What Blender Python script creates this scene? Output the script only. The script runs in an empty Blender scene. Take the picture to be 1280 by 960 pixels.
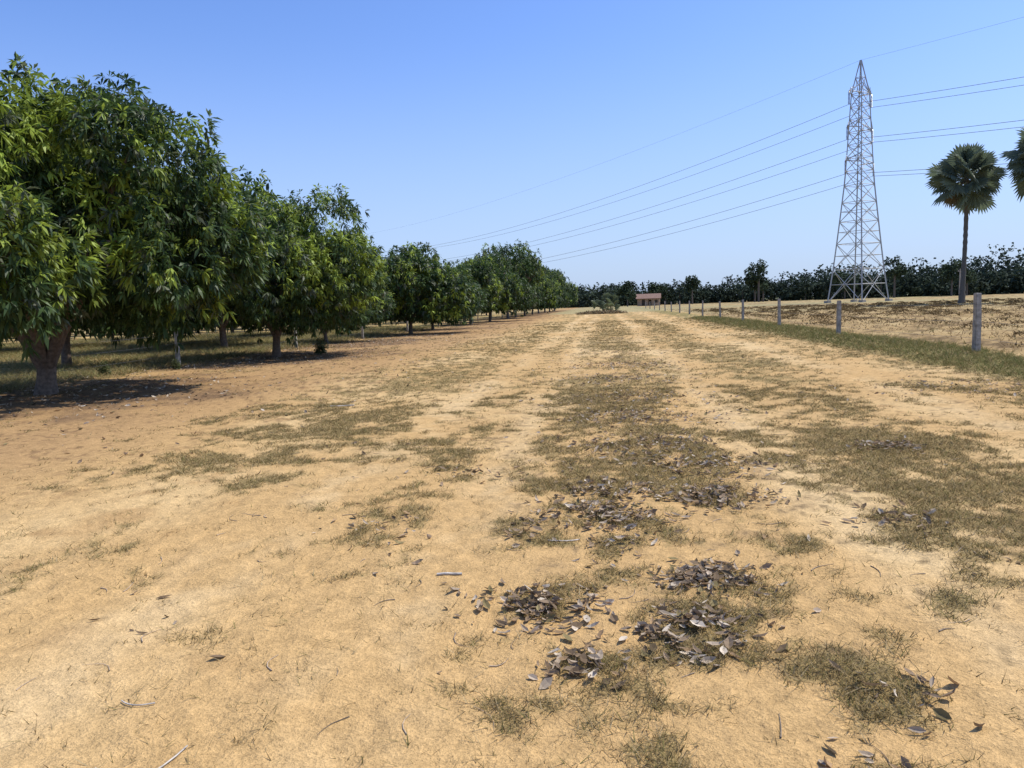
import bpy, math, bmesh, numpy as np
from mathutils import Matrix, Vector, Euler
rng = np.random.default_rng(7)
scene = bpy.context.scene
R = math.radians

# ---------------------------------------------------------------- helpers
def vnoise(x, y, seed=0):
    x = np.asarray(x, float); y = np.asarray(y, float)
    xi = np.floor(x); yi = np.floor(y)
    fx = x - xi; fy = y - yi
    fx = fx*fx*(3-2*fx); fy = fy*fy*(3-2*fy)
    xi = xi.astype(np.int64); yi = yi.astype(np.int64)
    def hsh(a, b):
        h = (a*374761393 + b*668265263 + seed*1442695041) & 0xFFFFFFFF
        h = ((h ^ (h >> 13))*1274126177) & 0xFFFFFFFF
        h = h ^ (h >> 16)
        return h/4294967295.0
    a = hsh(xi, yi); b = hsh(xi+1, yi); c = hsh(xi, yi+1); d = hsh(xi+1, yi+1)
    return (a*(1-fx)+b*fx)*(1-fy) + (c*(1-fx)+d*fx)*fy
def fbm(x, y, oct=4, seed=0):
    s = 0; a = 1; t = 0
    for i in range(oct):
        s = s + a*vnoise(x*2**i+i*17.3, y*2**i-i*9.1, seed+i); t += a; a *= .55
    return (s/t - .5)*2.2
def sstep(v, a, b):
    t = np.clip((v-a)/(b-a), 0, 1); return t*t*(3-2*t)
def unit(v):
    return v/np.maximum(np.linalg.norm(v, axis=-1, keepdims=True), 1e-9)

def mesh_tris(name, V, F, C=None, mats=(), midx=None, smooth=None, attr="col"):
    me = bpy.data.meshes.new(name)
    V = np.asarray(V, np.float32); F = np.asarray(F, np.int32)
    k = F.shape[1]
    me.vertices.add(len(V)); me.vertices.foreach_set("co", V.ravel())
    me.loops.add(F.size); me.loops.foreach_set("vertex_index", F.ravel())
    me.polygons.add(len(F))
    me.polygons.foreach_set("loop_start", np.arange(0, F.size, k, dtype=np.int32))
    for m in mats: me.materials.append(m)
    if midx is not None: me.polygons.foreach_set("material_index", np.asarray(midx, np.int32))
    if smooth is None: smooth = np.zeros(len(F), bool)
    elif smooth is True: smooth = np.ones(len(F), bool)
    me.polygons.foreach_set("use_smooth", smooth)
    if C is not None:
        a = me.color_attributes.new(attr, 'FLOAT_COLOR', 'POINT')
        cc = np.ones((len(V), 4), np.float32); cc[:, :3] = C
        a.data.foreach_set("color", cc.ravel())
    me.update(calc_edges=True); me.validate()
    return me
def add(name, me, loc=(0,0,0), rot=(0,0,0), sc=(1,1,1), parent=None):
    o = bpy.data.objects.new(name, me); scene.collection.objects.link(o)
    o.location = loc; o.rotation_euler = rot; o.scale = sc
    if parent: o.parent = parent
    return o
class Geo:
    def __init__(s): s.V=[]; s.F=[]; s.C=[]; s.M=[]; s.S=[]; s.n=0
    def add(s, V, F, col=(1,1,1), m=0, smooth=False):
        V = np.asarray(V, float).reshape(-1,3); F = np.asarray(F, int).reshape(-1,3)
        s.V.append(V); s.F.append(F+s.n); s.n += len(V)
        c = np.broadcast_to(np.asarray(col, float), (len(V),3)); s.C.append(c)
        s.M.append(np.full(len(F), m)); s.S.append(np.full(len(F), smooth))
    def mesh(s, name, mats):
        return mesh_tris(name, np.vstack(s.V), np.vstack(s.F), np.vstack(s.C), mats,
                         np.concatenate(s.M), np.concatenate(s.S))
def tube(P, r, n=8):
    P = np.asarray(P, float); r = np.broadcast_to(np.asarray(r, float), (len(P),))
    T = unit(np.gradient(P, axis=0))
    ref = np.array([0,0,1.]) if abs(T[:,2]).mean() < .8 else np.array([1.,0,0])
    A = unit(np.cross(T, ref)); B = np.cross(T, A)
    th = np.linspace(0, 2*np.pi, n, endpoint=False)
    V = P[:,None] + r[:,None,None]*(np.cos(th)[None,:,None]*A[:,None] + np.sin(th)[None,:,None]*B[:,None])
    F = []
    for i in range(len(P)-1):
        for j in range(n):
            a=i*n+j; b=i*n+(j+1)%n; c=b+n; d=a+n
            F += [(a,b,c),(a,c,d)]
    return V.reshape(-1,3), np.array(F)
def beam(p, q, w):
    p=np.array(p,float); q=np.array(q,float)
    return tube([p,(p+q)/2,q], w*.5*1.2, 4)
def box(c, s):
    c=np.array(c,float); s=np.array(s,float)/2
    V=np.array([[x,y,z] for x in(-1,1) for y in(-1,1) for z in(-1,1)])*s+c
    F=[(0,1,3),(0,3,2),(4,6,7),(4,7,5),(0,4,5),(0,5,1),(2,3,7),(2,7,6),(0,2,6),(0,6,4),(1,5,7),(1,7,3)]
    return V,F

# ---------------------------------------------------------------- materials
def mat(name, color=(.5,.5,.5), rough=.8, attr=None, noise=0, nscale=5, trans=0, bump=0, bscale=30, metal=0, spec=.5):
    m = bpy.data.materials.new(name); m.use_nodes = True
    nt = m.node_tree; N = nt.nodes; L = nt.links
    b = N["Principled BSDF"]; out = N["Material Output"]
    b.inputs["Roughness"].default_value = rough; b.inputs["Metallic"].default_value = metal
    b.inputs["Specular IOR Level"].default_value = spec
    if attr:
        a = N.new("ShaderNodeAttribute"); a.attribute_name = attr; src = a.outputs["Color"]
    else:
        a = N.new("ShaderNodeRGB"); a.outputs[0].default_value = (*color,1); src = a.outputs[0]
    geo = N.new("ShaderNodeNewGeometry")
    if noise:
        n = N.new("ShaderNodeTexNoise"); n.inputs["Scale"].default_value = nscale; n.inputs["Detail"].default_value = 4
        L.new(geo.outputs["Position"], n.inputs["Vector"])
        mr = N.new("ShaderNodeMapRange"); mr.inputs[1].default_value=.3; mr.inputs[2].default_value=.7
        mr.inputs[3].default_value=1-noise; mr.inputs[4].default_value=1+noise
        L.new(n.outputs["Fac"], mr.inputs[0])
        mx = N.new("ShaderNodeVectorMath"); mx.operation='SCALE'
        L.new(src, mx.inputs[0]); L.new(mr.outputs[0], mx.inputs["Scale"]); src = mx.outputs[0]
    L.new(src, b.inputs["Base Color"])
    if bump:
        n = N.new("ShaderNodeTexNoise"); n.inputs["Scale"].default_value = bscale; n.inputs["Detail"].default_value = 3
        L.new(geo.outputs["Position"], n.inputs["Vector"])
        bp = N.new("ShaderNodeBump"); bp.inputs["Strength"].default_value = bump; bp.inputs["Distance"].default_value=.02
        L.new(n.outputs["Fac"], bp.inputs["Height"]); L.new(bp.outputs[0], b.inputs["Normal"])
    if trans:
        t = N.new("ShaderNodeBsdfTranslucent"); ms = N.new("ShaderNodeMixShader"); ms.inputs[0].default_value = trans
        L.new(src, t.inputs["Color"])
        L.new(b.outputs[0], ms.inputs[1]); L.new(t.outputs[0], ms.inputs[2]); L.new(ms.outputs[0], out.inputs["Surface"])
    return m
M_leaf = mat("mango_leaf", attr="col", rough=.5, trans=.36, spec=.32)
M_bark = mat("bark", attr="col", rough=.9, noise=.35, nscale=14, bump=.8, bscale=22)
M_far  = mat("distant_leaf", attr="col", rough=.8, trans=.15, spec=.1)
M_grass= mat("dry_grass", attr="col", rough=.9, trans=.2, spec=.0)
M_dead = mat("dead_leaf", attr="col", rough=.9, trans=.12, spec=.06)
M_steel= mat("galvanised_steel", (.40,.41,.41), rough=.6, metal=.2, noise=.15, nscale=2)
M_wire = mat("conductor", (.12,.12,.13), rough=.6, metal=.2)
M_conc = mat("weathered_concrete", (.34,.31,.26), rough=.9, noise=.4, nscale=9, bump=.6, bscale=40)
M_brick= mat("brick", (.34,.24,.16), rough=.9, noise=.3, nscale=3)
M_roof = mat("clay_tiles", (.23,.14,.10), rough=.9, noise=.3, nscale=4)
M_dark = mat("dark_wood", (.05,.04,.03), rough=.8, noise=.2)
M_ins  = mat("insulator", (.12,.07,.05), rough=.3)

# ---------------------------------------------------------------- ground functions
TREES = [(-12.2,15.2),(-12,26.6),(-12.8,36.5),(-12.2,47),(-12.6,56),(-11.9,67.5),(-11.8,78),(-11.4,90),(-11.6,100),(-11.6,111),(-11.5,122),(-11.5,134),(-11.3,146),(-11.3,158),(-11.2,172)]
RUTS=(-2.3,-.95,1.6,4.6)
def rutx(tx,Y): return tx+.12*np.sin(Y*.11+tx)+.05*fbm(Y/3,Y*0+tx,2,9)
def height(X, Y):
    rr = np.hypot(X, Y)
    h = .05*fbm(X/5, Y/7, 3, 3) + .028*fbm(X/.7, Y/1.0, 3, 5)*sstep(60-rr, 0, 40)
    h = h + .011*fbm(X/.12, Y/.15, 2, 6)*sstep(12-rr, 0, 6)
    for tx in RUTS:
        u=X-rutx(tx,Y); br=sstep(fbm(X*0+tx,Y/4,2,8),-.4,.5)
        h = h - .018*np.exp(-(u/.2)**2)*br
    h = h + .07*np.exp(-((X-8.2)/1.0)**2)
    f = sstep(X, 9.6, 10.6)
    h = h + f*(.10*fbm(X/.6, Y/.6, 3, 11)+.03)*sstep(120-rr,0,60)
    h = h + sstep(-X, 14, 16)*.04*fbm(X/.8, Y/.8, 2, 12)
    return h
WX = [-200,-14,-12.5,-10.5,-9,-6.5,-5.2,-4.7,-4.1,-3.5,-2.9,-2.4,-2.0,-1.5,-1.0,-.6,0,.6,1.2,1.6,2.0,2.6,3.2,3.7,4.3,4.9,5.6,6.4,7.0,8.7,9.4,9.9,300]
WW = [1.0, .95,  .60,  .38,.38, .50, .68, .80, .72, .86, .72, .42, .50, .66, .46,.74,.84,.86,.76,.44,.66,.86,.92,.82,.54,.52,.66,.76,1.05,1.2,.95,.45,.45]
PATCH = [(.93,3.23,.2,.5),(1.14,2.95,.22,.5),(-.46,2.84,.2,.5),(-1.73,5.2,.4,.5),(-1.45,5.6,.3,.4),(-3.23,6.7,.4,.45),(-4.4,7.67,.55,.4),(-1.98,3.4,.22,.5),(-.9,4.1,.22,.5),
         (-.55,5.0,.25,.45),(-.5,6.4,.4,.3),(-1.5,7.6,.45,.3),(1.7,3.9,.2,.5),(1.3,3.5,.15,.5),(1.25,4.9,.25,.5),(-1.3,2.5,.2,.4),(.15,2.5,.15,.4),(-1.1,3.3,.18,.45),
         (1.98,5.3,.45,.45),(2.88,8.15,.5,.3),(2.9,6.4,.5,.3),(-.09,5.5,.4,.45),(.76,6.09,.4,.4),(-.35,3.82,.3,.5),(.57,4.24,.3,.5),(.36,3.5,.3,.5),(-.12,3.2,.22,.5),
         (-2.7,4.2,.25,.35),(-1.2,4.7,.22,.4),(-2.5,5.7,.3,.35),(-3.6,4.9,.3,.35),(-2.3,2.6,.2,.3),(-5.3,6.2,.35,.35),(-2.0,8.6,.4,.3)]
def grassmask(X, Y):
    w = np.interp(X + .12*np.sin(Y*.23) + .28*fbm(X/3, Y/6, 2, 21), WX, WW)
    w = w - (.36*(1-sstep(Y+.8*X, 1.0, 7.5)) )*sstep(9-np.abs(X),0,2) 
    n = .50*fbm(X/.33, Y/.38, 3, 31) + .42*fbm(X/.10, Y/.12, 3, 32) + .24*fbm(X/1.8, Y/2.6, 2, 33)
    v = w + n
    for px,py,pr,pa in PATCH:
        v = v + pa*np.exp(-((X-px)**2+((Y-py)*1.1)**2)/pr**2)
    return sstep(v, .58, 1.02)
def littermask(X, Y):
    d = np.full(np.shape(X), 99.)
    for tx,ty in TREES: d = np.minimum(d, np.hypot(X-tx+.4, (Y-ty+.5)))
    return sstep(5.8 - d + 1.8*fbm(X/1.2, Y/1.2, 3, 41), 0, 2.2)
LEAFB = [(.36,3.55,.25,360),(.57,4.24,.25,330),(-.35,3.82,.27,320),(-.09,5.5,.38,460),(.85,6.09,.4,380),(-.12,3.2,.18,80),(0,6.25,.34,200),
         (2.9,8.15,.3,190),(.35,8.26,.8,460),(.1,4.9,.2,50),(1.15,2.95,.18,30),(.3,10.2,.9,460),(.5,12.5,1.0,460),(.9,7.2,.5,260),(5.8,12.6,1.4,380),(.2,15.5,1.2,400),(2,5.4,.35,90),(.4,19,1.3,500),
         (-1.6,5.3,.35,50),(-.55,5.0,.2,30),(-1.3,7.0,.4,60)]
def mixc(a, b, t):
    return a*(1-t[...,None]) + np.asarray(b)*t[...,None]
def ground_color(X, Y):
    n1 = fbm(X/2.2, Y/3.0, 4, 51); n2 = fbm(X/.35, Y/.42, 3, 52); n3 = fbm(X/.07, Y/.08, 2, 53)
    c = np.empty(X.shape+(3,)); c[:] = (.53,.340,.145)
    c = mixc(c, (.63,.435,.205), sstep(n1, -.2, .6))
    c = mixc(c, (.40,.240,.100), sstep(n2+n1*.5, .15, 1.0)*.65)
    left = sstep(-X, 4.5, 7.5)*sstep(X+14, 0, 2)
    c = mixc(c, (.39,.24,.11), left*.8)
    for tx in RUTS:
        u=X-rutx(tx,Y)
        c = mixc(c, (.66,.475,.245), .6*np.exp(-(u/.33)**2)*sstep(n2+n1,-.8,.5))
    g = grassmask(X, Y)
    gc = np.empty(c.shape); gc[:] = (.27,.20,.085)
    gc = mixc(gc, (.165,.145,.055), sstep(n2, -.2, .6)*.6)
    gc = mixc(gc, (.155,.155,.055), sstep(X, 6.6, 7.2)*(1-sstep(X, 9.2, 10))*.9)
    gc = mixc(gc, (.26,.235,.11), sstep(-X, 13.5, 16)*.7)
    t = g[...,None]*(.76+.14*np.clip(n3,-1,1))[...,None]
    c = c*(1-t)+gc*t
    crumb = sstep(n3 + .5*n2 + .35*n1, .4, .95)*sstep(Y+1.0*X, -.5, 7)
    c = mixc(c, (.21,.145,.072), crumb*.68)
    band = np.exp(-((X-.35)/1.1)**2)*sstep(Y,1.5,4)*sstep(60-Y,0,40)
    c = mixc(c, (.19,.135,.08), band*sstep(n2+.3*n1+.4*n3, .05, .8)*.6)
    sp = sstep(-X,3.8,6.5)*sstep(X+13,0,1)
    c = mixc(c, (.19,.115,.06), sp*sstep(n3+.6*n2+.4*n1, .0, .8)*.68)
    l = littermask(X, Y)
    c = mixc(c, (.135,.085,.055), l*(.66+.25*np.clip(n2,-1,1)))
    f = sstep(X, 9.4, 10.2)
    fc = np.empty(c.shape); fc[:] = (.40,.275,.125)
    fc = mixc(fc, (.50,.37,.18), sstep(n1,-.2,.6)*.7)
    fc = mixc(fc, (.15,.10,.05), sstep(n2+.6*fbm(X/1.3,Y/1.5,2,61), -.1,.6)*.85)
    far = sstep(np.hypot(X,Y), 60, 110)
    fc = mixc(fc, (.33,.29,.145), far*.75*sstep(fbm(X/40,Y/25,2,62),-.7,.5))
    c = c*(1-f[...,None]) + fc*f[...,None]
    e = sstep(Y + 3*fbm(X/8,Y/8,2,63), 104, 122)*(1-f)*sstep(X+10,0,3)
    c = mixc(c, (.33,.29,.15), e*.8)
    vf = sstep(np.hypot(X,Y), 300, 500)
    c = mixc(c, (.14,.15,.08), vf)
    return c

# ---------------------------------------------------------------- ground sheet
rad=[.25]; 
while rad[-1] < 5000:
    r=rad[-1]; k = .05 if r<1.5 else (.0055 if r<14 else (.012 if r<60 else (.03 if r<400 else .12)))
    rad.append(r*(1+k))
rad=np.array(rad)
view=R(90+7.09)
half=R(43)
a1=np.linspace(view-half, view+half, 860)
a2=np.linspace(view+half, view-half+2*np.pi, 110)[1:-1]
ang=np.concatenate([a1,a2]); na=len(ang); nr=len(rad)
XX=rad[:,None]*np.cos(ang); YY=rad[:,None]*np.sin(ang)
ZZ=height(XX,YY)
V=np.stack([XX,YY,ZZ],-1).reshape(-1,3)
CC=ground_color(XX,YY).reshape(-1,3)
ii,jj=np.meshgrid(np.arange(nr-1),np.arange(na),indexing='ij')
a=ii*na+jj; b=ii*na+(jj+1)%na
F=np.stack([a,a+na,b+na,b],-1).reshape(-1,4)[:, ::-1]
V=np.vstack([V,[[0,0,float(height(np.array(0.),np.array(0.)))]]]); CC=np.vstack([CC,[[.45,.32,.18]]])
M_ground = mat("sandy_soil", attr="col", rough=.95, spec=.05)
nt=M_ground.node_tree; N=nt.nodes; L=nt.links; bs=N["Principled BSDF"]
att=[n for n in N if n.type=='ATTRIBUTE'][0]; geo=[n for n in N if n.type=='NEW_GEOMETRY'][0]
def nz(scale,detail,rough=.6):
    n=N.new("ShaderNodeTexNoise"); n.inputs["Scale"].default_value=scale; n.inputs["Detail"].default_value=detail
    n.inputs["Roughness"].default_value=rough
    L.new(geo.outputs["Position"], n.inputs["Vector"]); return n
def mrange(o,a_,b_,c_,d_):
    m=N.new("ShaderNodeMapRange"); m.inputs[1].default_value=a_; m.inputs[2].default_value=b_; m.inputs[3].default_value=c_; m.inputs[4].default_value=d_
    L.new(o,m.inputs[0]); return m.outputs[0]
def mul(a_,b_):
    m=N.new("ShaderNodeMath"); m.operation='MULTIPLY'; L.new(a_,m.inputs[0]); L.new(b_,m.inputs[1]); return m.outputs[0]
def scl(vec,f_):
    m=N.new("ShaderNodeVectorMath"); m.operation='SCALE'; L.new(vec,m.inputs[0]); L.new(f_,m.inputs["Scale"]); return m.outputs[0]
nA=nz(9,5,.7); nB=nz(55,3,.7); nC=nz(160,1)
f1=mul(mrange(nA.outputs["Fac"],.3,.7,.80,1.17), mrange(nB.outputs["Fac"],.3,.7,.80,1.16))
f2=mul(f1, mrange(nC.outputs["Fac"],.32,.42,.68,1.02))
L.new(scl(att.outputs["Color"], f2), bs.inputs["Base Color"])
bp=N.new("ShaderNodeBump"); bp.inputs["Strength"].default_value=.85; bp.inputs["Distance"].default_value=.035
hsum=N.new("ShaderNodeMath"); hsum.operation='MULTIPLY_ADD'; L.new(nB.outputs["Fac"],hsum.inputs[0]); hsum.inputs[1].default_value=.4
L.new(nA.outputs["Fac"],hsum.inputs[2]); L.new(hsum.outputs[0],bp.inputs["Height"]); L.new(bp.outputs[0],bs.inputs["Normal"])
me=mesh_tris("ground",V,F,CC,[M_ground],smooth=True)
bm=bmesh.new(); bm.from_mesh(me); bm.verts.ensure_lookup_table()
cv=bm.verts[len(V)-1]
for j in range(na):
    try: bm.faces.new((cv,bm.verts[j],bm.verts[(j+1)%na])).smooth=True
    except Exception: pass
bm.to_mesh(me); bm.free()
add("ground",me)

# ---------------------------------------------------------------- grass blades
def blades(P, h, w, lean, col):
    n=len(P); th=rng.uniform(0,2*np.pi,n); s=np.stack([np.cos(th),np.sin(th),0*th],-1)*w[:,None]/2
    ph=rng.uniform(0,2*np.pi,n); tip=P+np.stack([np.cos(ph)*lean*h,np.sin(ph)*lean*h,h],-1)
    V=np.stack([P-s,P+s,tip],1).reshape(-1,3); F=np.arange(3*n).reshape(-1,3)
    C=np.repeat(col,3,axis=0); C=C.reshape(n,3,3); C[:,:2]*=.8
    return V,F,C.reshape(-1,3)
def polar(n, r0, r1, p=1.0, spread=42):
    r=r0+(r1-r0)*rng.random(n)**p; a=view+R(spread)*(2*rng.random(n)-1)
    return r*np.cos(a), r*np.sin(a), r
def pick(cols, n, wts):
    return np.array(cols)[rng.choice(len(cols), n, p=wts)]
X,Y,r=polar(165000,1.6,65,1.45)
X2,Y2,r2=polar(80000,1.7,14,1.0); X=np.concatenate([X,X2]);Y=np.concatenate([Y,Y2]);r=np.concatenate([r,r2])
keep=(grassmask(X,Y)*sstep(10.2-X,0,.6)+.014 > rng.random(len(X)))
X,Y,r=X[keep],Y[keep],r[keep]
nb=6; k=len(X)
Xb=np.repeat(X,nb)+rng.normal(0,.03,k*nb); Yb=np.repeat(Y,nb)+rng.normal(0,.03,k*nb); rb=np.repeat(r,nb)
edge=sstep(Xb,6.6,7.2); orch=sstep(-Xb,13,14.5)
hh=rng.uniform(.010,.042,k*nb)*(1+1.8*edge+3.4*orch)*(1+rb/70)
col=pick([(.40,.295,.135),(.30,.22,.095),(.19,.17,.06),(.48,.37,.20),(.19,.13,.06)],k*nb,[.31,.27,.20,.11,.11])
gb=rng.random(k*nb)<edge*.6; col[gb]=pick([(.14,.165,.055),(.22,.21,.08)],gb.sum(),[.55,.45])
ob=rng.random(k*nb)<orch*.7; col[ob]=pick([(.36,.31,.16),(.22,.23,.09)],ob.sum(),[.5,.5])
col=col*rng.uniform(.75,1.25,(k*nb,1))
P=np.stack([Xb,Yb,height(Xb,Yb)-.004],-1)
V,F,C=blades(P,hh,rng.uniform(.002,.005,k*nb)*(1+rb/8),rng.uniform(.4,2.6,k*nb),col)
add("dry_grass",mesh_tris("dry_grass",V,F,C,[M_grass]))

# straw stubble in the field
X,Y,r=polar(60000,14,130,1.2,40)
kk=(X>9.9); X,Y,r=X[kk],Y[kk],r[kk]
dn=fbm(X/1.5,Y/1.5,2,61); kk=dn*.6+.6>rng.random(len(X)); X,Y,r=X[kk],Y[kk],r[kk]
cx=rng.uniform(11,80,900); cy=rng.uniform(16,115,900); m=cy>cx*.9-4; cx,cy=cx[m],cy[m]
q=90; cs=np.repeat(rng.uniform(.6,1.8,len(cx)),q)
mx=np.repeat(cx,q)+rng.normal(0,.34,len(cx)*q)*cs; my=np.repeat(cy,q)+rng.normal(0,.28,len(cx)*q)*cs
mz=np.repeat(rng.uniform(.05,.3,len(cx)),q)*np.exp(-((mx-np.repeat(cx,q))**2+(my-np.repeat(cy,q))**2)/.2/cs**2)
Xa=np.concatenate([X,mx]); Ya=np.concatenate([Y,my]); Za=np.concatenate([0*X,mz]); ra=np.hypot(Xa,Ya)
n=len(Xa)
col=pick([(.46,.33,.16),(.34,.235,.11),(.19,.125,.06),(.54,.42,.23)],n,[.35,.3,.2,.15]); col[len(X):]*=.42
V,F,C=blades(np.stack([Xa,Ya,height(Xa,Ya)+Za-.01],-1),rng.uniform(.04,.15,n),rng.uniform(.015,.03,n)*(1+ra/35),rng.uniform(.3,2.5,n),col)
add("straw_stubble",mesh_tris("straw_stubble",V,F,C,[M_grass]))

# ---------------------------------------------------------------- dead leaves
PX=[];PY=[];PZ=[]
for x,y,s,n in LEAFB:
    x_=rng.normal(x,s*.62,n); y_=rng.normal(y,s*.5,n)
    kk=fbm(x_/.12,y_/.12,2,71)>-.25; x_,y_=x_[kk],y_[kk]; n=len(x_)
    PX.append(x_);PY.append(y_);PZ.append(rng.uniform(.005,.04,n)*np.exp(-((x_-x)**2+(y_-y)**2)/s**2))
n=7500; x_=rng.normal(.6,1.9,n); y_=2.5+33*rng.random(n)**1.3; kk=fbm(x_/.45,y_/.5,3,72)>.38; PX.append(x_[kk]);PY.append(y_[kk]);PZ.append(0*x_[kk])
n=130; x_=rng.uniform(-6,6,n); y_=rng.uniform(2.2,25,n); PX.append(x_);PY.append(y_);PZ.append(0*x_)
n=14000; x_=rng.uniform(-20,-4.5,n); y_=rng.uniform(7,45,n); l=littermask(x_,y_); kk=l+.07>rng.random(n); PX.append(x_[kk]);PY.append(y_[kk]);PZ.append(0*x_[kk])
X=np.concatenate(PX);Y=np.concatenate(PY);Z=np.concatenate(PZ); n=len(X)
P=np.stack([X,Y,height(X,Y)+Z+.006],-1)
th=rng.uniform(0,2*np.pi,n); el=rng.normal(0,.32,n)
D=np.stack([np.cos(th)*np.cos(el),np.sin(th)*np.cos(el),np.sin(el)],-1)
rl=rng.normal(0,.5,n); Sd=unit(np.cross(D,[0,0,1.])); Up=np.cross(Sd,D)
S2=Sd*np.cos(rl)[:,None]+Up*np.sin(rl)[:,None]; U2=np.cross(S2,D)
Lh=(rng.uniform(.016,.045,n)*np.where(X<-4,1.4,1))[:,None]; Wd=Lh*rng.uniform(.25,.5,n)[:,None]; cu=rng.uniform(.1,.8,n)[:,None]
pts=[P-D*Lh+U2*Lh*cu*.5, P-D*Lh*.3+S2*Wd+U2*Wd*.5, P-D*Lh*.3-S2*Wd+U2*Wd*.5, P-D*Lh*.3, P+D*Lh*.4+S2*Wd*.8+U2*Wd*.4, P+D*Lh*.4-S2*Wd*.8+U2*Wd*.4, P+D*Lh*.4, P+D*Lh+U2*Lh*cu*.7]
V=np.stack(pts,1); V[:,:,2]=np.maximum(V[:,:,2], height(V[:,:,0],V[:,:,1])+.002)
base=(np.arange(n)*8)[:,None,None]
F=(base+np.array([[0,1,3],[0,3,2],[1,4,6],[1,6,3],[3,6,5],[3,5,2],[4,7,6],[6,7,5]])[None]).reshape(-1,3)
col=pick([(.31,.225,.145),(.44,.35,.25),(.20,.14,.085),(.36,.24,.13),(.58,.49,.37),(.13,.095,.055),(.24,.19,.09)],n,[.25,.25,.16,.11,.10,.06,.07])*rng.uniform(.8,1.2,(n,1))
add("fallen_leaves",mesh_tris("fallen_leaves",V.reshape(-1,3),F,np.repeat(col,8,axis=0),[M_dead]))

# twigs
g=Geo()
for i in range(230):
    if i<170: x=rng.uniform(-3,3.5); y=rng.uniform(2,9)
    else: x=rng.uniform(-10,3); y=rng.uniform(6,20)
    l=rng.uniform(.04,.2); a=rng.uniform(0,6.28); t=np.linspace(-.5,.5,5); bd=rng.uniform(-.5,.5)
    px=x+np.cos(a)*t*l-np.sin(a)*bd*l*t*t*2; py=y+np.sin(a)*t*l+np.cos(a)*bd*l*t*t*2
    Pp=np.stack([px,py,height(px,py)+.004],-1); v,f=tube(Pp,np.linspace(.003,.001,5)*rng.uniform(.6,1.3),5)
    g.add(v,f,np.array([.30,.23,.16])*rng.uniform(.5,1.5),0,True)
for (x,y,l,a,rr,cv_) in [(-.95,4.3,.15,.1,.008,0),(-.3,4.95,.22,.2,.004,.2),(-1.62,2.3,.3,.6,.003,.9),(-1.95,2.75,.16,-.1,.003,.3),(-4.4,12.2,.4,.3,.012,0)]:
    t=np.linspace(-.5,.5,8); px=x+np.cos(a)*t*l-np.sin(a)*cv_*l*t*t*2; py=y+np.sin(a)*t*l+np.cos(a)*cv_*l*t*t*2
    v,f=tube(np.stack([px,py,height(px,py)+.008],-1),rr,6); g.add(v,f,(.5,.45,.38),0,True)
add("fallen_twigs",g.mesh("fallen_twigs",[M_bark]))

# ---------------------------------------------------------------- trees
def leaves(g, P, Nn, nl, Ls, Ws, droop, ccol, m=1):
    n=len(P); Pr=np.repeat(P,nl,axis=0); Nr=np.repeat(Nn,nl,axis=0); Cr=np.repeat(ccol,nl,axis=0)*rng.uniform(.75,1.3,(n*nl,1))
    D=unit(Nr*.75+unit(rng.normal(size=(n*nl,3)))*1.0+np.array([0,0,-droop]))
    S=unit(np.cross(D,rng.normal(size=(n*nl,3))*.5+np.array([0,0,1.]))); 
    Lh=Ls*rng.uniform(.65,1.2,(n*nl,1)); Wd=Ws*rng.uniform(.7,1.2,(n*nl,1))*.5
    dn=np.array([0,0,-1.])
    a=Pr+D*Lh*.08; mid=Pr+D*Lh*.55+dn*Lh*.04; tip=Pr+D*Lh*.98+dn*Lh*.22
    V=np.stack([a,mid+S*Wd,mid-S*Wd,tip],1).reshape(-1,3)
    b=(np.arange(n*nl)*4)[:,None,None]; F=(b+np.array([[0,1,2],[1,3,2]])[None]).reshape(-1,3)
    g.add(V,F,np.repeat(Cr,4,axis=0),m)
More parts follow.
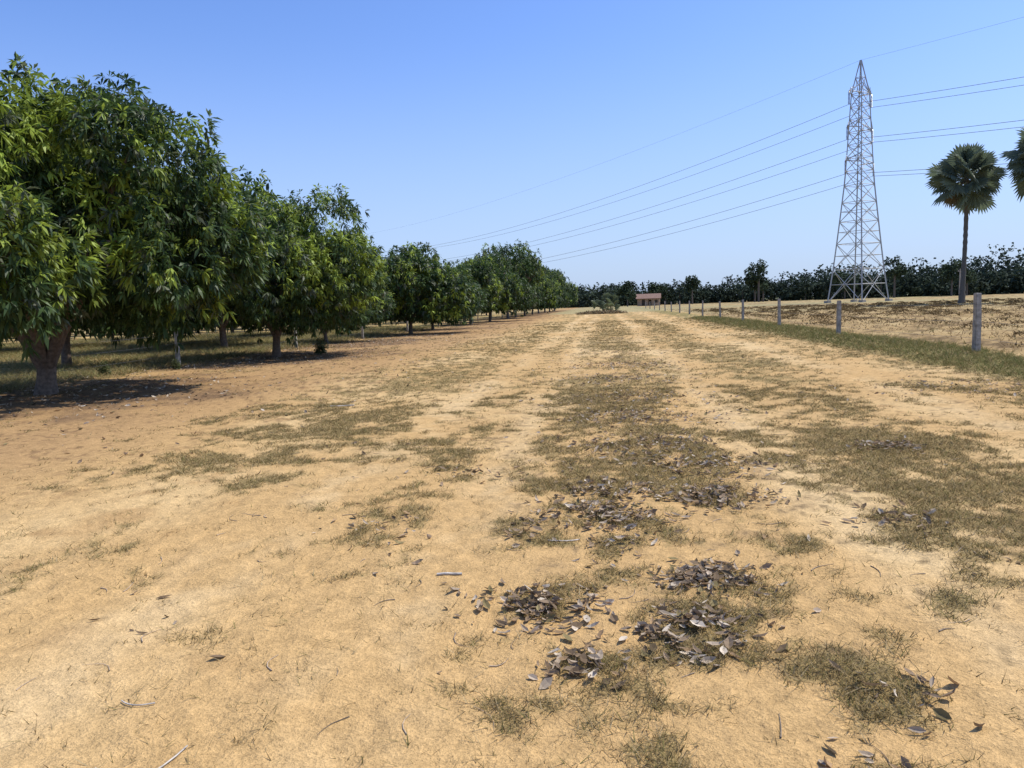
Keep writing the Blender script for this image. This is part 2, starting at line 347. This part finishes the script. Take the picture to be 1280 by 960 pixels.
def mango(name, seed, H, Rr, zb, ncl, Ls=.24, Ws=.055, nl=10, flush=.25, lobes=20, squash=(1,1), trunkfork=.9, lean=(0,0), tk=1.0, extra=()):
    global rng
    old=rng; rng=np.random.default_rng(seed); g=Geo()
    zc=zb+(H-zb)*.40
    Cn=[];Rn=[]
    for i in range(lobes):
        u=unit(rng.normal(size=3)); u[2]=abs(u[2])*1.15-.5
        k=rng.uniform(.50,.76)
        Cn.append([u[0]*Rr*k*squash[0]+lean[0], u[1]*Rr*k*squash[1]+lean[1], zc+u[2]*(H-zc)*.85]); Rn.append(Rr*rng.uniform(.20,.38))
    Cn.append([lean[0],lean[1],zc]); Rn.append(Rr*.5)
    Cn=np.array(Cn); Rn=np.array(Rn)
    Cn[:,2]=np.minimum(Cn[:,2],H-Rn*.8)
    for ex in extra:
        Cn=np.vstack([Cn,ex[:3]]); Rn=np.append(Rn,ex[3])
    pts=[];nm=[];li=[]
    got=0
    while got<ncl:
        m=ncl; k=rng.choice(len(Rn),m,p=Rn**2/(Rn**2).sum())
        d=unit(rng.normal(size=(m,3)))
        rr=Rn[k]*(1.08-.45*rng.random(m)**2.2)*(1+.25*np.sin(d[:,0]*7+k)*np.sin(d[:,1]*6+k*2))
        sc=np.array([1,1,.85])
        p=Cn[k]+d*rr[:,None]*sc
        q=np.linalg.norm((p[:,None]-Cn[None])/sc,axis=2)/Rn[None]
        q[np.arange(m),k]=9
        ok=(q.min(1)>.72)|(rng.random(m)<.10)
        ok&=p[:,2]>zb+.45*np.sin(p[:,0]*1.7+seed)*np.cos(p[:,1]*1.9)+.25*rng.normal(size=m)
        ok&=fbm(p[:,0]/.7+p[:,2],p[:,1]/.7-p[:,2],2,seed)>-.42
        pts.append(p[ok]);nm.append(d[ok]);li.append(k[ok]); got+=ok.sum()
    P=np.vstack(pts)[:ncl];Nn=np.vstack(nm)[:ncl];K=np.concatenate(li)[:ncl]
    dark=np.array([.030,.060,.018]);midc=np.array([.080,.128,.032]);fl=np.array([.32,.41,.06])
    t=rng.random((ncl,1)); col=dark*(1-t)+midc*t
    fn=fbm(P[:,0]/.8+P[:,2]*.7,P[:,1]/.8+P[:,2]*.5,2,seed+5)+ .16*rng.normal(size=ncl)
    thr=np.quantile(fn,1-flush); isf=(fn>thr)&(Nn[:,2]>-.5)
    col[isf]=fl*rng.uniform(.45,1.1,(isf.sum(),1))
    gy=rng.random(ncl)<.1; col[gy]=np.array([.12,.14,.08])
    leaves(g,P,Nn,nl,Ls,Ws,.55,col)
    bc=np.array([.17,.125,.09])
    f=trunkfork; tr=.055*H*.56*tk
    v,fa=tube([(0,0,-.15),(0.02,0,.05),(.03,.02,f*.5),(.06,.03,f)],[tr*1.45,tr*1.15,tr*.95,tr*.9],12); g.add(v,fa,bc,0,True)
    nb=6
    for i in range(nb):
        a=i*2*np.pi/nb+rng.uniform(-.4,.4); ro=Rr*rng.uniform(.5,.75); zt=zc+rng.uniform(-.1,.55)*(H-zc)
        e=np.array([np.cos(a)*ro*squash[0]+lean[0],np.sin(a)*ro*squash[1]+lean[1],zt]); s=np.array([.05,.03,f-.15])
        t=np.linspace(0,1,8)[:,None]
        path=s+(e-s)*t+np.array([0,0,1])*np.sin(t*np.pi)*(-.12*ro)+rng.normal(0,.05,(8,3))*t
        path[:,2]=s[2]+(e[2]-s[2])*t[:,0]**.85
        v,fa=tube(path,np.linspace(tr*.62,tr*.12,8),8); g.add(v,fa,bc*rng.uniform(.8,1.1),0,True)
        for j in range(4):
            q=rng.integers(2,7); s2=path[q]; k=rng.integers(len(Rn)); e2=s2+(Cn[k]-s2)*.35+rng.normal(0,.5,3); e2[2]=max(e2[2],s2[2]+.3)
            pth=s2+(e2-s2)*np.linspace(0,1,5)[:,None]+rng.normal(0,.04,(5,3))*np.linspace(0,1,5)[:,None]
            v,fa=tube(pth,np.linspace(tr*.28,tr*.06,5),6); g.add(v,fa,bc,0,True)
    rng=old
    return g.mesh(name,[M_bark,M_leaf])
T1=mango("mango_tree_a",101,6.7,4.6,1.65,12500,Ls=.25,Ws=.06,nl=9,flush=.36,lobes=30,trunkfork=.6,lean=(.4,0),
         extra=[(2.9,.2,4.6,1.35),(3.1,.8,3.3,1.4),(3.6,-.6,2.7,1.0),(1.6,.5,5.4,1.3),(2.2,-.8,5.2,1.0),(1.2,-3.2,3.0,1.2),(3.0,.4,1.9,1.0),(0,-2.6,4.6,1.2),(-1.2,-2.4,5.0,1.2)])
T2=mango("mango_tree_b",112,6.2,3.9,1.2,6800,Ls=.25,Ws=.062,nl=9,flush=.42,lobes=20,trunkfork=.8,tk=.75,lean=(.4,0),extra=[(1.9,.5,4.7,1.35),(2.9,0,3.2,1.2)])
T3=mango("mango_tree_c",103,6.0,4.2,1.0,3000,Ls=.34,Ws=.105,nl=8,flush=.22,lobes=15,trunkfork=.9,tk=.7,squash=(1.1,.85))
T4=mango("mango_tree_d",104,6.4,4.4,.9,3000,Ls=.34,Ws=.105,nl=8,flush=.12,lobes=20,trunkfork=.9,tk=.7)
T5=mango("mango_tree_e",125,6.6,4.2,1.1,3700,Ls=.30,Ws=.09,nl=8,flush=.2,lobes=14,trunkfork=.8,tk=.7,squash=(.85,1.1))
def h0(x,y): return float(height(np.array([x]),np.array([y]))[0])
def put(me,x,y,s=1,sz=None,rz=0,parent=None):
    return add("mango_tree",me,(x,y,h0(x,y)),(0,0,rz),(s,s,sz or s),parent)
put(T1,-12.2,15.2,1,1,0)
put(T2,-12.0,26.6,1,1,.0)
put(T5,-13.8,36.5,.72,.66,2.1)
put(T3,-12.2,47,1.0,1.0,.5)
put(T4,-12.8,56,.8,.78,4.1)
put(T5,-11.9,67.5,1.0,.95,3.3)
ms=[T3,T4,T5]
for i,(x,y) in enumerate(TREES[6:]):
    s=[1.0,1.2,1.02,1.15,.95][i%5]; put(ms[i%3],x,y,s,s*(1.2 if y<130 else 1.3),i*1.7)
orch=bpy.data.objects.new("mango_orchard",None); scene.collection.objects.link(orch)
def oput(me,x,y,s,sz,rz):
    o=add("orchard_tree",me,(x,y,h0(x,y)),(0,0,rz),(s,s,sz),orch)
oput(T5,-18.4,24.0,1.05,1.36,.7)
oput(T4,-17.6,33.5,1.08,1.30,2.0)
for i in range(8):
    xr=-21.5-i*9.3
    for j in range(13):
        y=8+j*10.6+rng.uniform(-1,1); 
        if i==0 and y<40: continue
        if y < -xr*.35: continue
        if i>1 and y>85: continue
        s=rng.uniform(.9,1.1); oput(ms[(i+j)%3],xr+rng.uniform(-.8,.8),y,s,s*rng.uniform(.9,1.05),rng.uniform(0,6))

# shrubs beside the left fence
g=Geo(); n=160; d=unit(rng.normal(size=(n,3))); d[:,2]=abs(d[:,2]); P=d*np.array([.35,.35,.75])*rng.uniform(.3,1,(n,1)); P[:,2]+=.1
leaves(g,P,d,6,.14,.05,.2,np.tile([.10,.12,.045],(n,1))*rng.uniform(.6,1.4,(n,1)))
for i in range(6):
    a=i; v,f=tube([(0,0,0),(np.cos(a)*.1,np.sin(a)*.1,.3),(np.cos(a)*.25,np.sin(a)*.25,.7)],[.015,.01,.005],5); g.add(v,f,(.15,.11,.07),0,True)
shr=g.mesh("shrub",[M_bark,M_leaf])
for x,y,s in [(-10.6,27.5,.75),(-14.2,20,.5),(-12.9,21.5,.4)]: add("shrub",shr,(x,y,h0(x,y)),(0,0,x),(s,s,s))

# ---------------------------------------------------------------- distant trees
def LW(x,d): return (x*.9924-d*.1234, x*.1234+d*.9924)
g=Geo()
def dtree(x,y,H,W,n,col,z0=.0,L_=1.2,airy=False):
    nlb=8; c=np.stack([rng.normal(0,W*.22,nlb),rng.normal(0,W*.22,nlb),rng.uniform(H*(.42 if airy else .2),H*.78,nlb)],-1); r_=rng.uniform(.24,.38,nlb)*W*(.7 if airy else 1)
    k=rng.integers(0,nlb,n); d=unit(rng.normal(size=(n,3))); p=c[k]+d*r_[k][:,None]*rng.uniform(.4,1.0,(n,1)); p[:,2]=np.clip(p[:,2],.3 if not airy else H*.3,H*1.0-rng.random(n)*H*.15)
    p+=np.array([x,y,z0]); cc=np.array(col)*rng.uniform(.6,1.4,(n,1))
    leaves(g,p,d,3,L_,L_*.6,.2,cc,1)
    v,f=tube([(x,y,-.5),(x,y,H*.6)],[H*.025,H*.015],5); g.add(v,f,(.12,.1,.08),0)
for row,(dd,hs) in enumerate([(0,.9),(16,1.1),(36,1.35)]):
    for t in np.arange(-.75,1.9,.0165):
        d=np.interp(t,[-.75,.1,.3,.7,1.9],[330,275,262,205,130])+dd+rng.uniform(-6,6)
        H=np.interp(t,[-.75,.1,.28,.4,.7,1.9],[9,6.4,6.2,7.4,9.4,8])*hs*rng.uniform(.7,1.25)*(1+.4*float(fbm(np.array(t*14),np.array(row*3.),2,91)))
        tall=rng.random()<.08
        if tall: H*=1.4
        x,y=LW(t*d,d); cb=rng.random()
        dtree(x,y,H,H*(.6 if tall else rng.uniform(1.1,1.6)),150,(.030+.020*cb,.045+.024*cb,.029+.015*cb),0,1.0 if tall else 1.25)  # bluish leaf green: slight distance haze put into the base colour
for t,d,H,W in [(.327,235,15,6.5),(.322,240,12.5,6.5),(.333,238,11,6),(.505,215,14,5.5),(.24,240,10.5,5),(.19,250,9,5),(.205,262,8.5,6),(.60,205,12,7),(.155,230,8.5,5),(.44,225,9,7),(.58,202,11.5,6)]:
    x,y=LW(t*d,d); dtree(x,y,H,W,300,(.045,.065,.035),0,.85,True)
add("distant_trees",g.mesh("distant_trees",[M_bark,M_far]))

# ---------------------------------------------------------------- palmyra palms
def fan(g, o, dirv, pet, fr, ns=26, span=R(300), col=(.06,.09,.04)):
    dirv=unit(np.array(dirv,float)); up=np.array([0,0,1.])
    s=np.cross(dirv,up); s=unit(s if np.linalg.norm(s)>.1 else np.array([1.,0,0])); nrm=np.cross(s,dirv)
    t=np.linspace(0,1,5)[:,None]; path=o+dirv*pet*t+np.array([0,0,-.12*pet])*t**2
    v,f=tube(path,np.linspace(.07,.03,5),5); g.add(v,f,(.16,.17,.08),0)
    c=path[-1]; tl=rng.uniform(-1.0,1.0); s2=s*np.cos(tl)+nrm*np.sin(tl); n2=np.cross(s2,dirv)
    for i in range(ns):
        a=-span/2+span*(i+.5)/ns; da=span/ns*.5
        def e(al,rr,dz): 
            return c+(dirv*np.cos(al)+s2*np.sin(al))*rr+n2*dz+np.array([0,0,-1])*rr*rr*.10/fr
        rr=fr*rng.uniform(.88,1.06)*(1-.15*abs(a)/(span/2))
        V=[c,e(a-da,rr*.72,-.04),e(a,rr*.72,.06),e(a+da,rr*.72,-.04),e(a+rng.uniform(-.03,.03),rr,-.05-rng.uniform(0,.12)*rr)]
        g.add(V,[(0,1,2),(0,2,3),(1,4,2),(2,4,3)],np.array(col)*rng.uniform(.75,1.25),1)
def palmyra(seed,H,Rc):
    global rng
    old=rng; rng=np.random.default_rng(seed); g=Geo()
    z=np.linspace(-.3,H,40); bend=.35*np.sin(z/H*2.2)
    rad_=.24+.20*np.exp(-z/1.6)+.03*np.sin(z*9)
    v,f=tube(np.stack([bend,0*z,z],-1),rad_,12); g.add(v,f,(.11,.10,.085),0,True)
    top=np.array([bend[-1],0,H])
    nf=38
    for i in range(nf):
        ph=i*2.399; el=R(np.interp((i+.5)/nf,[0,.25,.55,1],[85,45,5,-58])+rng.uniform(-8,8))
        d=(np.cos(ph)*np.cos(el),np.sin(ph)*np.cos(el),np.sin(el))
        dead=el<R(-45)
        fan(g,top+np.array([0,0,-.3]),d,Rc*.54*rng.uniform(.75,1.12),Rc*.45*rng.uniform(.85,1.1),col=(.18,.15,.10) if dead and rng.random()<.25 else (.13,.165,.105))
    for i in range(14):
        a=rng.uniform(0,6.28); c=top+np.array([np.cos(a)*.5,np.sin(a)*.5,-.6-rng.uniform(0,.6)])
        th=np.linspace(-1,1,6); v,f=tube(np.stack([c[0]+0*th,c[1]+0*th,c[2]+th*.16],-1),.17*np.sqrt(1.02-th**2),8); g.add(v,f,(.06,.05,.03),0,True)
    rng=old
    return g.mesh("palmyra_palm",[M_bark,M_leaf])
x,y=LW(53.4,90); add("palmyra_palm",palmyra(5,14.9,4.5),(x,y,0),(0,0,.4))
x,y=LW(60.0,85); add("palmyra_palm",palmyra(6,16.4,4.9),(x,y,0),(0,0,2))
g=Geo()
for i in range(16):
    ph=i*2.4; el=R(rng.uniform(25,85)); fan(g,np.array([rng.uniform(-.4,.4),rng.uniform(-.4,.4),.1]),(np.cos(ph)*np.cos(el),np.sin(ph)*np.cos(el),np.sin(el)),rng.uniform(1.0,2.4),1.1,14,R(200),(.12,.15,.08))
x,y=LW(14.6,112); add("palm_shrub",g.mesh("palm_shrub",[M_bark,M_leaf]),(x,y,0))
g=Geo(); n=900; a=rng.uniform(0,6.28,n); rr=np.sqrt(rng.random(n)); P=np.stack([np.cos(a)*rr*3.6,np.sin(a)*rr*1.5,(1-rr**2)*.45*rng.uniform(.3,1,n)],-1)
d=unit(rng.normal(size=(n,3))); leaves(g,P,d,4,.4,.1,0,pick([(.26,.19,.11),(.12,.11,.06),(.36,.28,.16)],n,[.4,.2,.4]))
x,y=LW(12.6,105); add("brush_heap",g.mesh("brush_heap",[M_bark,M_dead]),(x,y,0))

# ---------------------------------------------------------------- pylon
HT=42.8
def hw(z): return np.interp(z,[0,6,12,22,37,HT],[3.65,3.02,2.5,1.7,1.05,.07])
g=Geo()
def bm_(p,q,w):
    v,f=beam(p,q,w); g.add(v,f,(1,1,1),0)
lev=[0,6.0,10.6,14.6,18.0,21.0,23.6,26.0,28.2,30.4,32.6,34.8,37.0,39.8,HT]
cor=[(-1,-1),(1,-1),(1,1),(-1,1)]
for i in range(len(lev)-1):
    z0,z1=lev[i],lev[i+1]; a0,a1_=hw(z0),hw(z1); lw=.24 if z0<22 else .19
    for k in range(4):
        c=cor[k]; d=cor[(k+1)%4]
        bm_((c[0]*a0,c[1]*a0,z0),(c[0]*a1_,c[1]*a1_,z1),lw)
        bm_((c[0]*a0,c[1]*a0,z0),(d[0]*a1_,d[1]*a1_,z1),.11)
        bm_((d[0]*a0,d[1]*a0,z0),(c[0]*a1_,c[1]*a1_,z1),.11)
        if i>0: bm_((c[0]*a0,c[1]*a0,z0),(d[0]*a0,d[1]*a0,z0),.09)
        if i<4:
            mid=(a0/(a0+a1_)); zx=z0+(z1-z0)*mid; ax=hw(zx)
            bm_((c[0]*ax,c[1]*ax,zx),((c[0]+d[0])/2*ax,(c[1]+d[1])/2*ax,zx),.08)
            bm_((d[0]*ax,d[1]*ax,zx),((c[0]+d[0])/2*ax,(c[1]+d[1])/2*ax,zx),.08)
arms=[(37.0,3.0),(30.9,3.4),(24.9,3.8)]
ATT=[]
for z,al in arms:
    a_=hw(z)
    for s in(-1,1):
        tip=(s*al,0,z+.25)
        for c in(-1,1):
            bm_((s*a_,c*a_,z),tip,.15); bm_((s*hw(z+1.6),c*hw(z+1.6),z+1.6),tip,.13)
            for q in(.35,.68):
                pa=np.array((s*a_,c*a_,z))*(1-q)+np.array(tip)*q; pb=np.array((s*a_,c*a_,z+1.6))*(1-q)+np.array(tip)*q
                bm_(pa,pb,.08)
        for k in range(10):
            v,f=tube([(s*al,0,z+.1-k*.22),(s*al,0,z-.02-k*.22)],[.08,.19],8); g.add(v,f,(1,1,1),1)
        ATT.append((s*al,0,z-2.1))
ATT.append((0,0,HT))
for k in range(4):
    v,f=box((cor[k][0]*3.65,cor[k][1]*3.65,.1),(.9,.9,.6)); g.add(v,f,(1,1,1),2)
px,py=LW(64,140)
t2=LW(-90,430); t0=LW(64+154,140-290)
line=unit(np.array([px-t2[0],py-t2[1]])); az=math.atan2(line[1],line[0])+math.pi/2
pm=g.mesh("pylon",[M_steel,M_ins,M_conc])
py_o=add("electricity_pylon",pm,(px,py,0),(0,0,az))
add("electricity_pylon",pm,(t2[0],t2[1],0),(0,0,az))
add("electricity_pylon",pm,(t0[0],t0[1],0),(0,0,az))
g=Geo(); ca,sa=math.cos(az),math.sin(az)
for ax_,ay_,zz in ATT:
    off=np.array([ax_*ca,ax_*sa])
    for (A,B,sag) in [(t2,(px,py),8.5),((px,py),t0,10)]:
        A=np.array(A);B=np.array(B); t=np.linspace(0,1,60)[:,None]
        sg=sag*(.6 if zz>42 else 1)
        P=np.hstack([A+(B-A)*t+off, zz-4*sg*t*(1-t)])
        v,f=tube(P,.016 if zz>42 else .036,5); g.add(v,f,(1,1,1),0,True)
add("power_lines",g.mesh("power_lines",[M_wire]))

# ---------------------------------------------------------------- fences
def postmesh(H,w,seed):
    r=np.random.default_rng(seed); bm=bmesh.new()
    bmesh.ops.create_cube(bm,size=1)
    for v in bm.verts:
        k=1 if v.co.z<0 else .86
        v.co.x*=w*k; v.co.y*=w*k; v.co.z=(v.co.z+.5)*(H+.35)-.35
    bmesh.ops.bevel(bm,geom=[e for e in bm.edges],offset=.012,segments=2,affect='EDGES')
    bmesh.ops.subdivide_edges(bm,edges=[e for e in bm.edges if e.calc_length()>.6],cuts=6)
    for v in bm.verts: v.co.x+=r.normal(0,.0025); v.co.y+=r.normal(0,.0025)
    me=bpy.data.meshes.new("post"); bm.to_mesh(me); bm.free(); me.materials.append(M_conc); return me
def fence(xs,ys,H,w,levels,seed):
    e=bpy.data.objects.new("wire_fence",None); scene.collection.objects.link(e)
    r=np.random.default_rng(seed); tops=[]
    pm_=[postmesh(H,w,seed+k) for k in range(3)]
    for i,(x,y) in enumerate(zip(xs,ys)):
        z=h0(x,y); tx,ty=r.normal(0,.022,2)
        add("post_%d"%(i+1),pm_[i%3],(x,y,z),(tx,ty,r.normal(0,.1)),(1,1,r.uniform(.93,1.04)),e); tops.append((x,y,z))
    g=Geo()
    for lv in levels:
        for i in range(len(tops)-1):
            a_=np.array(tops[i])+(0,0,lv);b_=np.array(tops[i+1])+(0,0,lv); t=np.linspace(0,1,9)[:,None]
            P=a_+(b_-a_)*t; P[:,2]-=.05*4*(t*(1-t))[:,0]; P[:,0]-=w*.5+.004
            v,f=tube(P,.003,4); g.add(v,f,(1,1,1),0,True)
    me_=g.mesh("strands",[M_wire]); add("strands",me_,parent=e)
ys=np.array([-1,9.2,19.4,30,39.8,49.6,59,69,79,89,99,109,119,130,142,155])
fence(8.9+.02*np.sin(ys)-.004*ys,ys,1.36,.15,(.35,.75,1.15),31)
ys=np.array([4,13.6,23,32.5,42,52,62,72,82,92,102,112])
fence(-13.7+0*ys,ys,1.12,.12,(.35,.7,1.0),57)

# ---------------------------------------------------------------- house, pole
e=bpy.data.objects.new("brick_house",None); scene.collection.objects.link(e)
x,y=LW(43.5,238); e.location=(x,y,0); e.rotation_euler=(0,0,-.1)
g=Geo()
for (xc,wd,z0,z1) in [(-2.7,1.4,0,2.4),(-.55,1.1,0,2.4),(2.05,2.3,0,.9),(1.4,1.0,.9,1.8),(3.0,.4,.9,1.8),(1.7,3.0,1.8,2.4),(-1.55,.9,2.0,2.4)]:
    v,f=box((xc,-2,(z0+z1)/2),(wd-.004,.25,z1-z0-.003)); g.add(v,f)
for c,s in [((0,2,1.2),(6.8,.25,2.4)),((-3.28,0,1.2),(.24,3.7,2.4)),((3.28,0,1.2),(.24,3.7,2.4))]:
    v,f=box(c,s); g.add(v,f)
for sx in(-3.28,3.28): g.add([(sx,-2,2.4),(sx,2,2.4),(sx,0,3.5)],[(0,1,2)])
add("walls",g.mesh("walls",[M_brick]),parent=e)
g=Geo()
for s in(-1,1):
    V=[(-3.8,s*2.6,2.28),(3.8,s*2.6,2.28),(3.8,0,3.75),(-3.8,0,3.75),(-3.8,s*2.6,2.16),(3.8,s*2.6,2.16),(3.8,0,3.62),(-3.8,0,3.62)]
    g.add(V,[(0,1,2),(0,2,3),(4,6,5),(4,7,6),(0,4,5),(0,5,1),(1,5,6),(1,6,2),(0,3,7),(0,7,4)])
add("roof",g.mesh("roof",[M_roof]),parent=e)
g=Geo(); v,f=box((-1.55,-1.93,1.0),(.88,.06,1.98)); g.add(v,f); add("door",g.mesh("door",[M_dark]),parent=e)
g=Geo(); v,f=box((2.35,-1.93,1.35),(.88,.06,.88)); g.add(v,f); add("window",g.mesh("window",[M_dark]),parent=e)
g=Geo(); v,f=tube([(0,0,-.3),(0,0,3),(0,0,6.6)],[.2,.17,.12],8); g.add(v,f,(1,1,1),0,True); v,f=box((0,0,6.1),(1.5,.12,.12)); g.add(v,f)
for q in(-.65,0,.65):
    v,f=tube([(q,0,6.1 if q else 6.5),(q,0,6.45 if q else 6.85)],[.05,.07],6); g.add(v,f)
x,y=LW(111,188); add("utility_pole",g.mesh("utility_pole",[M_conc]),(x,y,0),(0,0,.5))

# ---------------------------------------------------------------- light, sky, camera
sun_el=R(58); sun_az=R(66)
s=Vector((math.sin(sun_az)*math.cos(sun_el), math.cos(sun_az)*math.cos(sun_el), math.sin(sun_el)))
ld=bpy.data.lights.new("sun",'SUN'); ld.energy=4.8; ld.angle=R(.53); ld.color=(1,.95,.85)
lo=bpy.data.objects.new("sun",ld); scene.collection.objects.link(lo); lo.rotation_euler=s.to_track_quat('Z','Y').to_euler()
w=bpy.data.worlds.new("World"); scene.world=w; w.use_nodes=True; nt=w.node_tree
bg=nt.nodes["Background"]; sk=nt.nodes.new("ShaderNodeTexSky"); sk.sky_type='NISHITA'; sk.sun_disc=False
sk.sun_elevation=sun_el; sk.sun_rotation=sun_az; sk.air_density=1.0; sk.dust_density=1.0; sk.ozone_density=3.0
tn=nt.nodes.new("ShaderNodeVectorMath"); tn.operation='MULTIPLY'; tn.inputs[1].default_value=(.93,1.12,1.55)
# low haze layer mixed over the sky model
tc=nt.nodes.new("ShaderNodeTexCoord"); sx=nt.nodes.new("ShaderNodeSeparateXYZ"); mr=nt.nodes.new("ShaderNodeMapRange"); mr.interpolation_type='SMOOTHSTEP'
mr.inputs[1].default_value=-.02; mr.inputs[2].default_value=.36; mr.inputs[3].default_value=.75; mr.inputs[4].default_value=0
mxr=nt.nodes.new("ShaderNodeMix"); mxr.data_type='RGBA'
k_=1/.135; mxr.inputs[7].default_value=(.53*k_,.66*k_,.92*k_,1)
nt.links.new(tc.outputs["Generated"],sx.inputs[0]); nt.links.new(sx.outputs[2],mr.inputs[0]); nt.links.new(mr.outputs[0],mxr.inputs[0])
nt.links.new(sk.outputs[0],tn.inputs[0]); nt.links.new(tn.outputs[0],mxr.inputs[6]); nt.links.new(mxr.outputs[2],bg.inputs[0]); bg.inputs[1].default_value=.135
cd=bpy.data.cameras.new("camera"); cd.sensor_width=36; cd.lens=26.69; cd.clip_end=8000; cd.clip_start=.05
co=bpy.data.objects.new("camera",cd); scene.collection.objects.link(co); scene.camera=co
co.matrix_world=Matrix.Translation((0,0,1.6+h0(0,0)))@Matrix.Rotation(R(7.09),4,'Z')@Matrix.Rotation(R(90-5.9),4,'X')@Matrix.Rotation(R(-2.0),4,'Z')
scene.view_settings.view_transform='Standard'; scene.view_settings.look='None'; scene.view_settings.exposure=0
